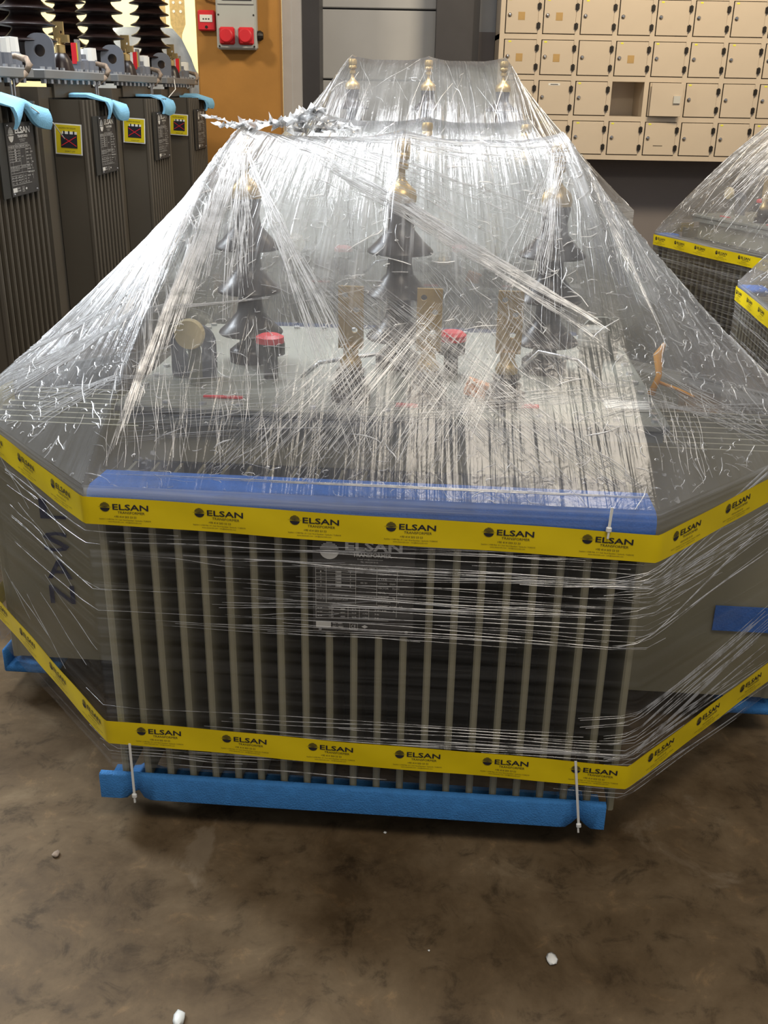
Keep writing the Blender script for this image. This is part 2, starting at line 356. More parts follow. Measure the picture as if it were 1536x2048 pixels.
# ------------------------------------------------------------------ boxes on the column
def wallbox():
    root = empty('socket_box', (-1.07, 7.66, 1.86), 0, 'grey breaker box with two red round sockets on the ochre column', 'electrical box')
    MB().box((0, 0, .21), (.275, .09, .42), bev=.012).build('box_body', M_clearish, root)
    w = MB().box((0, -.048, .345), (.25, .012, .135), 0, bev=.004); w.build('window_frame', M_clearish, root)
    q = MB().box((.01, -.056, .345), (.20, .004, .085), 0).box((.02, -.059, .340), (.175, .004, .062), 1)
    for i in range(4): q.box((-.045 + i * .028, -.0615, .333), (.018, .004, .020), 2 if i < 3 else 3)
    q.build('breaker_row', [M_hinge, M_white, M_ink, M_red], root)
    for sx in (-.064, .066):
        s = MB().box((sx, -.052, .085), (.105, .022, .110), bev=.01)
        so = s.build('red_socket', M_red, root)
        MB().lathe([(.0, .0), (.042, 0), (.046, -.012), (.046, -.045), (.038, -.052), (0, -.052)], (sx, -.062, .085), 24, 0, 'y').build('socket_lid', M_red, so, True, 40)
    MB().lathe([(.03, 0), (.034, .02), (.022, .04)], (.137, -.0, .09), 12, 0, 'x').build('side_socket', M_hinge, root)
    for sx in (-.12, .12):
        for sz in (.02, .215): MB().cyl((sx, -.044, sz), .006, -.004, 8, 0, 'y').build('screw', M_hinge, root)
    root = empty('fire_call_point', (-1.281, 7.68, 1.975), 0, 'small red fire alarm call point with white window on the ochre column', 'alarm button')
    MB().box((0, 0, .065), (.118, .05, .128), bev=.008).build('alarm_body', M_red, root)
    b = MB().box((.0, -.027, .078), (.085, .004, .045), 0)
    for i in range(3): b.box((-.018 + i * .018, -.0295, .074), (.010, .002, .008), 1)
    b.build('alarm_window', [M_white, M_ink], root)
    MB().cyl((0, -.022, .024), .010, -.006, 12, 0, 'y').build('key_slot', M_hinge, root)
    tag(MB().tube([(-1.15, 7.66, 2.30), (-1.18, 7.66, 2.2), (-1.24, 7.665, 2.17), (-1.31, 7.66, 2.19), (-1.36, 7.66, 2.30)], .008, 6).build('cable', M_twine, None, True), 'thin brown cable drooping above the red fire alarm call point', 'cable')
wallbox()

# ------------------------------------------------------------------ stretch film geometry
OCT = [(-.578, -.02), (.578, -.02), (1.07, .50), (1.07, .84), (.578, 1.34), (-.578, 1.34), (-1.07, .84), (-1.07, .50)]
def per(w, pts=OCT):
    n = len(pts); Ls = [math.dist(pts[i], pts[(i + 1) % n]) for i in range(n)]; x = (w % 1.0) * sum(Ls)
    for i in range(n):
        if x <= Ls[i] + 1e-9:
            k = x / Ls[i]; a = pts[i]; b = pts[(i + 1) % n]; return a[0] + (b[0] - a[0]) * k, a[1] + (b[1] - a[1]) * k
        x -= Ls[i]
    return pts[0]
def surf(w, r, zt, zp, tt=.66):
    ps, pt = per(w); rs = max(-.365, min(.388, ps * .66)); d = math.hypot(ps - rs, pt - tt); f = abs(pt - tt) / d
    k = .86 + .5 * f * f; e = min(abs(rs + .365), abs(rs - .388), abs(rs - .015)); zr = zt - .022 * min(1, e / .1) ** .6
    return rs + (ps - rs) * r, tt + (pt - tt) * r, zr + (zp - zr) * r ** k
BUNDLES = [
((-0.39,0.73,1.49),(-0.38,0.74,1.47),(-0.92,0.58,0.99),(-0.48,0.33,1.26),60,2.2,0.10),
((-0.39,0.74,1.48),(-0.35,0.60,1.47),(-0.54,-0.00,0.89),(-0.38,0.30,1.22),60,2.0,0.12),
((-0.55,0.62,1.32),(-0.41,0.51,1.43),(-0.81,0.50,1.05),(-0.49,0.21,1.14),60,2.2,0.15),
((-0.36,0.59,1.47),(-0.34,0.57,1.44),(-0.34,0.22,1.13),(-0.27,0.30,1.22),14,1.8,0.10),
((-0.35,0.60,1.47),(-0.30,0.51,1.39),(-0.12,0.14,1.05),(0.02,0.10,1.02),16,2.2,0.10),
((-0.23,0.31,1.23),(-0.17,0.33,1.24),(-0.10,0.03,0.93),(0.05,-0.00,0.89),18,2.0,0.10),
((-0.28,0.66,1.48),(-0.09,0.50,1.39),(0.45,0.25,1.17),(0.48,0.23,1.15),16,2.0,0.06),
((-0.09,0.49,1.38),(0.05,0.44,1.36),(0.41,0.25,1.17),(0.49,0.19,1.11),34,1.6,0.08),
((-0.33,0.66,1.50),(-0.18,0.66,1.47),(0.25,0.29,1.20),(0.37,0.46,1.36),26,1.2,0.20),
((0.37,0.62,1.48),(0.38,0.61,1.48),(0.23,0.32,1.23),(0.38,0.18,1.10),34,1.4,0.10),
((0.39,0.72,1.48),(0.41,0.74,1.47),(0.41,0.27,1.19),(0.63,0.50,1.22),30,1.5,0.12),
((0.39,0.74,1.47),(0.39,0.58,1.47),(0.32,0.33,1.24),(0.35,0.33,1.24),26,2.2,0.10),
((0.41,0.74,1.47),(0.41,0.52,1.43),(0.52,0.45,1.32),(0.62,0.30,1.11),26,1.8,0.20),
((-0.97,0.52,0.95),(-0.93,0.40,0.90),(-0.49,0.23,1.16),(-0.22,0.27,1.19),60,1.6,0.10),
((-0.95,0.53,0.96),(-0.90,0.54,1.01),(-0.61,0.43,1.19),(-0.37,0.27,1.19),30,1.6,0.10),
((-0.80,0.34,0.96),(-0.79,0.22,0.89),(-0.53,0.11,1.03),(-0.34,0.15,1.06),26,2.2,0.05),
((-0.17,-0.01,0.88),(0.16,-0.00,0.89),(0.10,0.27,1.19),(0.32,0.25,1.17),90,1.5,0.06),
((-0.36,-0.01,0.88),(-0.10,0.03,0.93),(-0.11,0.18,1.10),(0.14,0.26,1.18),56,1.8,0.06),
((-0.18,0.31,1.23),(-0.01,0.29,1.23),(0.26,0.01,0.91),(0.55,-0.00,0.89),84,1.5,0.06),
((0.05,0.34,1.27),(0.25,0.32,1.23),(0.38,0.05,0.95),(0.56,0.08,0.98),26,1.0,0.15),
((0.43,0.08,0.99),(0.49,0.13,1.05),(0.89,0.44,0.96),(0.87,0.33,0.90),22,1.6,0.05),
((0.59,0.23,1.08),(0.61,0.20,1.04),(0.88,0.37,0.93),(0.86,0.30,0.89),12,1.8,0.05),
((0.32,0.15,1.06),(0.69,0.24,0.99),(0.39,0.01,0.90),(0.72,0.14,0.87),22,1.3,0.05),
((-0.13,0.27,1.19),(0.43,0.24,1.16),(-0.08,-0.00,0.89),(0.46,0.05,0.95),16,1.0,0.10),
((-0.55,0.16,1.05),(-0.21,0.25,1.17),(-0.54,-0.00,0.89),(-0.14,0.01,0.90),44,1.7,0.08),
((-0.56,0.14,1.03),(-0.52,0.03,0.93),(-0.05,0.15,1.07),(0.00,0.07,0.97),20,1.2,0.05),
((-0.13,0.09,1.00),(-0.11,0.07,0.97),(0.59,0.19,1.05),(0.66,0.20,0.99),16,1.4,0.04),
((-0.19,0.66,1.47),(-0.17,0.66,1.47),(0.38,0.64,1.50),(0.36,0.54,1.43),24,1.1,0.08),
((-0.55,-0.01,0.88),(-0.14,-0.01,0.88),(0.56,-0.01,0.88),(0.56,-0.01,0.88),30,1.6,0.01),
]
def wnoise(x, seed):
    i = math.floor(x); f = x - i; f = f * f * (3 - 2 * f)
    h = lambda n: (math.sin(n * 127.1 + seed * 311.7) * 43758.5453) % 1.0
    return h(i) * (1 - f) + h(i + 1) * f - .5
def make_wrap(loc, rz, zt, zp, zbot, label, main=False, seed=0, nw=960, nr=44, sparse=1.0):
    mb = MB(); uvs = []
    per_len = sum(math.dist(OCT[i], OCT[(i + 1) % 8]) for i in range(8))
    for j in range(nr + 1):
        r = (j / nr) ** 1.0
        for i in range(nw):
            w = i / nw; x, y, z = surf(w, r, zt, zp)
            env = (math.sin(PI * min(1, r * 1.0)) ** .7) * (1 if r < 1 else 0)
            a = wnoise(w * 330, seed) * .006 * (1 - r) + wnoise(w * 120 + r * 2, seed + 1) * (.016 - .012 * r) + wnoise(w * 40 + r * 3, seed + 2) * .022
            z += a * env * (.45 + r * .3)
            if r < .12: z += .012 * (.12 - r) / .12 * 0
            mb.v.append((x, y, z)); uvs.append((w * per_len, r))
    for j in range(nr):
        for i in range(nw):
            k = (i + 1) % nw; mb.f.append((j * nw + i, (j + 1) * nw + i, (j + 1) * nw + k, j * nw + k)); mb.m.append(0)
    base = len(mb.v); ns = 14
    for j in range(ns + 1):
        q = j / ns
        for i in range(nw):
            w = i / nw; x, y = per(w); z = zp + (zbot - zp) * q
            o = .004 * math.sin(PI * q) * wnoise(w * 60 + q * 4, seed + 5)
            if j == ns: z += .012 * wnoise(w * 50, seed + 8)
            d = math.hypot(x, y - .66); mb.v.append((x + x / d * o, y + (y - .66) / d * o, z)); uvs.append((w * per_len, z))
    for j in range(ns):
        for i in range(nw):
            k = (i + 1) % nw; mb.f.append((base + j * nw + i, base + (j + 1) * nw + i, base + (j + 1) * nw + k, base + j * nw + k)); mb.m.append(1)
    nbase = len(mb.v)
    # pulled folds: thin raised pleats lying on the sheet
    bv = BVHTree.FromPolygons([Vector(v) for v in mb.v[:base]], mb.f[:nr * nw])
    rnd = random.Random(11 + seed)
    def pleat(pts, wd, mi, lift=.0015):
        n = len(pts)
        if n < 2: return
        V = []
        for i, (p, nn) in enumerate(pts):
            t = (pts[min(i + 1, n - 1)][0] - pts[max(i - 1, 0)][0])
            if t.length < 1e-6: return
            s = nn.cross(t).normalized(); tw = wd * (.25 + .75 * math.sin(PI * (i + .35) / (n - .3)))
            V += [p + nn * .0004 - s * tw, p + nn * (lift + tw * .9), p + nn * .0004 + s * tw]
        F = []
        for i in range(n - 1): F += [(i * 3, i * 3 + 1, i * 3 + 4, i * 3 + 3), (i * 3 + 1, i * 3 + 2, i * 3 + 5, i * 3 + 4)]
        mb.add(V, F, mi)
    def line(a, b, wd, mi, n=9, wob=.004):
        pts = []; ph = rnd.random() * 6
        for i in range(n):
            q = a.lerp(b, i / (n - 1)); q = q + Vector((wob * math.sin(ph + i * 1.1), wob * math.cos(ph + i * .9), 0))
            l, nn, _, _ = bv.find_nearest(q)
            if l is None: return
            if nn.z < 0: nn = -nn
            pts.append((l, nn))
        pleat(pts, wd, mi)
    if main:
        for (a0, a1, b0, b1, n, wd, jit) in BUNDLES:
            a0, a1, b0, b1 = map(Vector, (a0, a1, b0, b1))
            if a0.x < -.25 and wd >= 1.6 and a0.z > 1.2: n = int(n * 2.2); wd *= 1.4
            elif a0.z < 1.3: wd *= .85
            for i in range(n):
                u = (i + rnd.random()) / n; v2 = min(1, max(0, u + (rnd.random() - .5) * jit * 2))
                p, q = a0.lerp(a1, u), b0.lerp(b1, v2)
                s0 = rnd.random() ** 2 * .35; s1 = 1 - rnd.random() ** 1.5 * .55
                if rnd.random() < .35: s0, s1 = 0, 1
                line(p.lerp(q, s0), p.lerp(q, s1), wd * .0005 * rnd.uniform(.45, 1.35), 2 if rnd.random() < .5 else 3)
        ncr = 3000
    else:
        ncr = int(700 * sparse)
        for i in range(int(240 * sparse)):
            w = rnd.random(); r0_ = rnd.random() * .3; r1_ = r0_ + rnd.uniform(.25, .7); w2 = w + rnd.gauss(0, .03)
            line(Vector(surf(w, r0_, zt, zp)), Vector(surf(w2, min(1, r1_), zt, zp)), .0009 * rnd.uniform(.5, 1.6), 2 if rnd.random() < .5 else 3)
    for i in range(ncr):      # short crinkles
        w = rnd.random(); r = rnd.random() ** .6
        if main and w > .55 and w < .9 and rnd.random() < .8: continue
        p = Vector(surf(w, r, zt, zp)); a = rnd.random() * 2 * PI; Lc = .006 + .07 * rnd.random() ** 2.2
        q = p + Vector((math.cos(a), math.sin(a), rnd.uniform(-1, 1) * .9)) * Lc
        line(p, q, rnd.uniform(.0004, .0015), 2 if rnd.random() < .35 else 3, 5, .006)
    # stretched cords round the skirt
    def skline(w0, z0, w1, z1, wd, mi, n=14):
        pts = []
        for i in range(n):
            u = i / (n - 1); x, y = per(w0 + (w1 - w0) * u); d = math.hypot(x, y - .66); nn = Vector((x / d, (y - .66) / d, 0)); nn = Vector((0, -1, 0)) if y < 0 else nn
            pts.append((Vector((x, y, z0 + (z1 - z0) * u + .002 * math.sin(u * 9 + z0 * 50))) + nn * .003, nn))
        pleat(pts, wd, mi, .001)
    for i in range(int((64 if main else 90) * sparse)):
        w0 = (rnd.uniform(.0, .16) if rnd.random() < .9 else -.08) if main else rnd.random(); dl = rnd.uniform(.03, .2); z0 = rnd.uniform(.54, .76) if main else rnd.uniform(.3, .78); z1 = z0 + rnd.gauss(0, .012)
        skline(w0, z0, w0 + dl, z1, rnd.uniform(.0004, .0012), 3 if rnd.random() < .85 else 2)
    for i in range(30):
        w0 = rnd.uniform(-.02, .2); z0 = rnd.uniform(.165, .33) * 1.0; skline(w0, z0, w0 + rnd.uniform(.05, .2), z0 + rnd.gauss(0, .006), rnd.uniform(.0006, .0016), 3)
    for i in range(20):
        if i < 9:
            w0 = -rnd.uniform(.03, .10); z0 = rnd.uniform(.40, .8); skline(w0, z0, w0 + rnd.uniform(.02, .05), z0 - rnd.uniform(.02, .12), rnd.uniform(.0005, .0011), 3)
        w0 = .178 + rnd.uniform(.0, .02); z0 = rnd.uniform(.53, .72); skline(w0, z0, w0 + .10, z0 + rnd.uniform(.02, .2), rnd.uniform(.0008, .0018), 3 if rnd.random() < .6 else 2)
        w0 = .178 + rnd.uniform(.0, .02); z0 = rnd.uniform(.25, .38); skline(w0, z0, w0 + .10, z0 + rnd.uniform(.06, .14), rnd.uniform(.0008, .0018), 3)
    # crumpled film tails knotted over the first terminal
    def crumple(c, d, L, wid, n=16, m=5):
        c = Vector(c); d = Vector(d).normalized(); s = d.cross(Vector((0, .3, 1))).normalized(); V = []
        for i in range(n):
            for j in range(m):
                V.append(c + d * L * i / (n - 1) + s * wid * (j / (m - 1) - .5) * (.5 + .5 * math.sin(i * .9 + 1)) + Vector([rnd.gauss(0, wid * .12) for _ in range(3)]))
        mb.add(V, [(i * m + j, i * m + j + 1, (i + 1) * m + j + 1, (i + 1) * m + j) for i in range(n - 1) for j in range(m - 1)], 2 if len(mb.v) % 2 else 3)
    if main:
        crumple((-.36, .66, zt - .002), (-1, -.1, .22), .10, .030); crumple((-.36, .66, zt - .004), (-1, .2, .05), .08, .03)
        crumple((-.34, .66, zt - .002), (1, .2, .1), .17, .045); crumple((-.30, .68, zt + .002), (1, .1, .30), .12, .07, 22, 8); crumple((-.26, .68, zt - .01), (1, .1, .05), .16, .05, 20, 6)
        crumple((-.36, .66, zt - .03), (.1, -.1, 1), .04, .05, 10, 6); crumple((-.18, .67, zt + .015), (1, 0, -.3), .1, .04)
    me = bpy.data.meshes.new('stretch_wrap'); me.from_pydata(mb.v, [], mb.f)
    for m in (M_film if main or sparse > 1 else M_film2, M_skirt2 if sparse > 1 else M_skirt, M_crease, M_crease2, M_crease2): me.materials.append(m)
    me.polygons.foreach_set('material_index', mb.m)
    me.polygons.foreach_set('use_smooth', [True] * len(me.polygons))
    ul = me.uv_layers.new(name='uv'); uvs += [(v[0] * 3, v[2]) for v in mb.v[nbase:]]
    li = [0] * len(me.loops); me.loops.foreach_get('vertex_index', li)
    flat = []
    for v in li: flat += [uvs[v][0], uvs[v][1]]
    ul.data.foreach_set('uv', flat)
    o = bpy.data.objects.new('stretch_wrap', me); C.collection.objects.link(o); o.location = loc; o.rotation_euler = (0, 0, rz)
    return tag(o, label, 'plastic wrap', 'clear film wraps')

# ------------------------------------------------------------------ printed tape
def make_tape(loc, rz, ws, zfun, width, start, label, off=.005, pitch=.197):
    """ws = (w0,w1) span round the octagon, zfun(w) = centre height"""
    plen = sum(math.dist(OCT[i], OCT[(i + 1) % 8]) for i in range(8)); w0, w1 = ws
    cx, cy = 0, .66
    def P(x, y, h=0):
        w = x / plen; a = per(w); e = 4e-4; p, q = per(w - e * 8), per(w + e * 8); t = Vector((q[0] - p[0], q[1] - p[1], 0)).normalized(); n = Vector((t.y, -t.x, 0))
        o = off + h + .0008 * math.sin(x * 23 + y * 60)
        return Vector((a[0], a[1], zfun(w) + y + .0015 * math.sin(x * 9))) + n * o
    mb = MB(); n = int((w1 - w0) * plen / .012); m = 5
    xs = [w0 * plen + (w1 - w0) * plen * i / n for i in range(n + 1)]
    for h in (0, .0012):
        V = [P(x, (j / m - .5) * width, h) for x in xs for j in range(m + 1)]
        mb.add(V, [(i * (m + 1) + j, (i + 1) * (m + 1) + j, (i + 1) * (m + 1) + j + 1, i * (m + 1) + j + 1) for i in range(n) for j in range(m)], 0)
    S = width / .06
    fn = lambda x, y: P(x, y, .0022)
    x = start
    while x - pitch > w0 * plen: x -= pitch
    while x < w1 * plen - .12:
        put_ball(mb, x + .014, .011 * S, .0105 * S, fn, 1)
        put_text(mb, 'ELSAN', x + .030, .006 * S, .074, .0125 * S, fn, 1, .018)
        put_text(mb, 'TRANSFORMER', x + .040, -.0025 * S, .056, .0055 * S, fn, 1)
        put_text(mb, '+90 414 503 53 53', x + .032, -.0115 * S, .046, .0045 * S, fn, 1)
        put_text(mb, 'Seyitkiri 1.OSB Mah. 511 Cad. No:6 Eyyubiye / Sanliurfa / TURKIYE', x + .000, -.0175 * S, .108, .0028 * S, fn, 1)
        put_text(mb, 'www.elsantrafo.com - info@elsantrafo.com', x + .018, -.0225 * S, .070, .0025 * S, fn, 1)
        x += pitch
    o = mb.build('packing_tape', [M_yel, M_ink], None, True, 40); o.location = loc; o.rotation_euler = (0, 0, rz)
    return tag(o, label, 'tape', 'yellow printed packing tapes')

# ------------------------------------------------------------------ transformer parts
def shed_profile(z0, sheds, r_core, r_shed, pitch, tail):
    p = [(r_core * 1.05, z0)]; z = z0 + tail
    for k in range(sheds):
        p += [(r_core, z), (r_core * 1.05, z + .003), (r_shed * .80, z - .001), (r_shed * .97, z - .004), (r_shed, z), (r_shed * .98, z + .004), (r_shed * .72, z + pitch * .22), (r_shed * .42, z + pitch * .48), (r_core * 1.0, z + pitch * .72)]
        z += pitch
    return p, z
def bolt_set(parent, pts, r, h, under=0):
    me = None
    for p in pts:
        if me is None:
            b = MB().cyl((0, 0, -.002), r, h, 6)
            if under: b.cyl((0, 0, -under), r * 1.2, .016, 6).cyl((0, 0, -under), r * .6, under, 6)
            o = b.build('cover_bolt', M_steel, parent); me = o.data
        else:
            o = bpy.data.objects.new('cover_bolt', me); C.collection.objects.link(o); o.parent = parent
        o.location = p
def hv_bushing(parent, s, t, zc, ztip, r_core=.030, r_shed=.082, sheds=3, pitch=None):
    """porcelain bushing with a brass terminal stem"""
    stem = .150; body = ztip - zc - stem; pitch = pitch or body * .26
    prof, z = shed_profile(zc, sheds, r_core, r_shed, pitch, body - pitch * (sheds + .12))
    prof += [(r_core * 1.2, z + .004), (r_core * .95, z + .018)]
    b = MB().lathe([(r_core * 1.9, zc), (r_core * 1.9, zc + .03), (r_core * 1.3, zc + .045)], (s, t, 0), 24)
    b.lathe(prof, (s, t, 0), 28); bo = b.build('high_voltage_bushing', M_porc, parent, True, 50)
    q = z + .010; tp = [(.0, q), (.036, q), (.038, q + .012), (.034, q + .028), (.020, q + .040), (.011, q + .050), (.008, q + .055), (.008, ztip - .078), (.015, ztip - .076), (.015, ztip - .066), (.011, ztip - .062), (.013, ztip - .056), (.020, ztip - .052), (.021, ztip - .046), (.018, ztip - .040), (.021, ztip - .034), (.021, ztip - .018), (.018, ztip - .010), (.0, ztip - .008)]
    MB().lathe(tp, (s, t, 0), 20).build('brass_terminal', M_brass, bo, True, 40)
    return bo
def flag_poly(w, h, hole):
    return [(-w / 2, 0), (w / 2, 0), (w / 2, h), (-w / 2, h)]
def plate_with_holes(mb, w, h, d, holes, fn, mi=0):
    """rectangular plate with round holes, front and back faces plus hole walls; ring-filled per hole cell"""
    ys = [0] + [ (holes[i][1] + holes[i + 1][1]) / 2 for i in range(len(holes) - 1)] + [h]; n = 16
    for k, (hx, hy, hr) in enumerate(holes):
        y0, y1 = ys[k], ys[k + 1]; ring = []; outr = []
        for i in range(n):
            a = 2 * PI * i / n + PI / n; ring.append((hx + hr * math.cos(a), hy + hr * math.sin(a)))
            dx, dy = math.cos(a), math.sin(a); tx = ((w / 2 - hx) / dx if dx > 0 else (-w / 2 - hx) / dx) if abs(dx) > 1e-6 else 9; ty = ((y1 - hy) / dy if dy > 0 else (y0 - hy) / dy) if abs(dy) > 1e-6 else 9
            q = min(tx, ty); outr.append([hx + dx * q, hy + dy * q])
        for cx, cy in ((w / 2, y1), (-w / 2, y1), (-w / 2, y0), (w / 2, y0)):
            i = min(range(n), key=lambda i: math.dist(outr[i], (cx, cy))); outr[i] = [cx, cy]
        V = [fn(*p, 0) for p in ring] + [fn(*p, 0) for p in outr] + [fn(*p, d) for p in ring] + [fn(*p, d) for p in outr]; F = []
        for i in range(n):
            j = (i + 1) % n; F += [(i, j, n + j, n + i), (2 * n + j, 2 * n + i, 3 * n + i, 3 * n + j), (i, 2 * n + i, 2 * n + j, j), (n + i, n + j, 3 * n + j, 3 * n + i)]
        mb.add(V, F, mi)
def lv_bushing(parent, s, t, zc, ztop):
    b = MB().lathe([(.045, zc), (.045, zc + .03), (.030, zc + .035), (.036, zc + .05), (.026, zc + .055), (.034, zc + .07), (.022, zc + .078)], (s, t, 0), 20).build('low_voltage_bushing', M_porc, parent, True, 50)
    z = zc + .075; m = MB().lathe([(.024, z), (.026, z + .01), (.022, z + .02), (.017, z + .028), (.017, z + .05)], (s, t, 0), 16, 0)
    m.build('brass_nut', M_brass, b, True, 40)
    z0 = z + .045; h = ztop - z0; f = MB()
    plate_with_holes(f, .056, h, .010, [(.008, h * .30, .007), (.012, h - .052, .007), (-.013, h - .020, .007)], lambda x, y, d: (s + x, t - .005 + d, z0 + y))
    f.build('brass_flag', M_flag, b)
def lug(parent, s, t, z, w=.10, h=.13, axis='t', m=None):
    """lifting eye plate"""
    P = []; n = 8; r = w * .42
    P = [(-w / 2, 0), (w / 2, 0), (w / 2, h - r)] + [(w / 2 - r + r * math.cos(a), h - r + r * math.sin(a)) for a in [PI / 2 * i / 6 for i in range(1, 7)]]
    P += [(-w / 2 + r + r * math.cos(a), h - r + r * math.sin(a)) for a in [PI / 2 + PI / 2 * i / 6 for i in range(0, 7)]]
    hc = (0, h * .52); hr = w * .20; N_ = 28
    def inter(a):
        dx, dy = math.cos(a), math.sin(a); best = 9
        for i in range(len(P)):
            (x1, y1), (x2, y2) = P[i], P[(i + 1) % len(P)]; ex, ey = x2 - x1, y2 - y1; den = dx * ey - dy * ex
            if abs(den) < 1e-9: continue
            q = ((x1 - hc[0]) * ey - (y1 - hc[1]) * ex) / den; u = ((x1 - hc[0]) * dy - (y1 - hc[1]) * dx) / den
            if q > 0 and -1e-6 <= u <= 1 + 1e-6: best = min(best, q)
        return hc[0] + dx * best, hc[1] + dy * best
    fn = (lambda x, y, d: (s + x, t + d, z + y)) if axis == 't' else (lambda x, y, d: (s + d, t + x, z + y))
    R = [(hc[0] + hr * math.cos(2 * PI * i / N_), hc[1] + hr * math.sin(2 * PI * i / N_)) for i in range(N_)]; Q = [inter(2 * PI * i / N_) for i in range(N_)]
    V = [fn(*p, 0) for p in R] + [fn(*p, 0) for p in Q] + [fn(*p, .012) for p in R] + [fn(*p, .012) for p in Q]; F = []
    for i in range(N_): j = (i + 1) % N_; F += [(i, j, N_ + j, N_ + i), (2 * N_ + j, 2 * N_ + i, 3 * N_ + i, 3 * N_ + j), (i, 2 * N_ + i, 2 * N_ + j, j), (N_ + i, N_ + j, 3 * N_ + j, 3 * N_ + i)]
    MB().add(V, F).build('lifting_lug', m or M_lug, parent)
def nameplate(parent, fn3, W, Hh, small=False):
    """rating plate with printed lettering; fn3(x,y,d) with d outward"""
    b = MB(); b.prism([(0, 0), (W, 0), (W, Hh), (0, Hh)], lambda x, y, h: fn3(x, y, h), .002)
    po = b.build('nameplate', M_plate, parent); po['label'] = 'black rating plate printed in silver'
    p = MB(); fn = lambda x, y: fn3(x, y, .0032); k = W / .212; q = Hh / .225
    X = lambda v: v * k
    Y = lambda v: v * q
    tx = lambda s, x, y, w, h, bo=0: put_text(p, s, X(x), Y(y), X(w), Y(h), fn, 0, bo)
    rc = lambda x0, y0, x1, y1: put_rect(p, X(x0), Y(y0), X(x1), Y(y1), fn)
    put_ball(p, X(.035), Y(.190), X(.020), fn); tx('ELSAN', .068, .193, .118, .020, .03); tx('TRANSFORMER', .084, .179, .080, .009, .02)
    tx('E-mail: info@elsantrafo.com', .094, .172, .052, .003); tx('TEL : 0414 503 53 53', .100, .166, .036, .003)
    tx('Seyitkiri 1.OSB Mah. 511 Cad. No:6 Eyyubiye SANLIURFA', .058, .159, .10, .003)
    L_ = lambda x0, y0, x1, y1: rc(x0, y0, x1 + (.0007 if x0 == x1 else 0), y1 + (.0007 if y0 == y1 else 0))
    for y in (.156, .147, .092, .084, .070, .034): L_(.006, y, .160, y)
    for y in (.138, .130, .122, .114, .106, .062, .055, .047): L_(.006, y, .090, y)
    for x in (.006, .028, .090, .134): L_(x, .070 if x > .02 else .034, x, .156)
    for x in (.040, .074, .098, .118): L_(x, .034, x, .066)
    L_(.176, .044, .176, .150)
    tx('RATING POWER  400 KVA', .008, .150, .046, .004, .01); tx('RATED 34.5 KV', .058, .150, .028, .004, .01); tx('SERIAL NO: 23817', .093, .150, .036, .005, .01)
    for i in range(5): tx(str(5 - i), .016, .108 + .008 * i, .002, .004); tx('33000', .048, .108 + .008 * i, .012, .005, .02); tx(str(i + 1), .078, .108 + .008 * i, .002, .004)
    tx('400 / 231', .100, .118, .014, .004); tx('RATED PRIMARY CURRENT (A)   6.69', .008, .087, .066, .0035); tx('RATED SECONDARY CURRENT (A) 577', .008, .078, .066, .0035); tx('RATED SHORT CIRCUIT  4.5', .092, .087, .040, .0035)
    for i, s in enumerate(('STANDARD   IEC 60076', 'FREQUENCY   50 Hz', 'TYPE       OTH', 'COOLING    ONAN', 'VECTOR     Dyn11', 'OIL        kg', 'WEIGHT     kg', 'PHASES      3', 'TEMP. RISE  60', 'CLASS       A')): tx(s, .137, .150 - i * .0105, .036 + .008 * (i % 3), .0042, .01)
    for r in range(3):
        for c in range(6): tx(('kV', '10.2', '480', '25', '170', '36')[c], .010 + c * .024, .038 + r * .009, .010, .0035)
    rc(.006, .012, .038, .026); tx('ISO 9001', .042, .021, .020, .005, .01); tx('ISO 14001', .042, .013, .022, .005, .01); L_(.078, .010, .094, .010); L_(.078, .025, .094, .025); L_(.078, .010, .078, .025); L_(.094, .010, .094, .025)
    tx('CE', .081, .014, .010, .008); p.add([fn(X(.103), Y(.018)), fn(X(.110), Y(.014)), fn(X(.117), Y(.018)), fn(X(.110), Y(.022))], [(0, 1, 2, 3)])
    p.build('plate_print', M_print, po)
    for (x, y) in ((.018, .217), (.198, .217), (.198, .008), (.015, .006)):
        MB().lathe([(0, .004), (.0035, .003), (.004, 0)], fn3(X(x), Y(y), .002), 8, 0, 'z').build('rivet', M_steel, po)
    return po
def fin_bank(root, base_box, fins, m, r=.006):
    """back sheet plus separate cooling fins with rounded outer edges; fins = list of (corner a, corner b) in plan, z0, z1"""
    bk = MB().box(*base_box).build('fin_bank', M_dark, root)
    return bk
def one_fin(bk, x, y0, y1, z0, z1, th, m, along='t'):
    """a fin: hollow pressed sheet, thin web with a thicker rounded outer edge; plan from y0 (outer) to y1 (root)"""
    d = 1 if y1 > y0 else -1; e = th * .5
    prof = [(x - th * .22, y1), (x - th * .22, y0 + d * .022), (x - e, y0 + d * .014), (x - e, y0 + d * .004), (x - e * .5, y0), (x + e * .5, y0), (x + e, y0 + d * .004), (x + e, y0 + d * .014), (x + th * .22, y0 + d * .022), (x + th * .22, y1)]
    if along == 's': prof = [(b, a) for a, b in prof]
    mb = MB(); mb.prism(prof, lambda a, b, h: (a, b, z0 + h), z1 - z0)
    return mb.build('cooling_fin', m, bk)
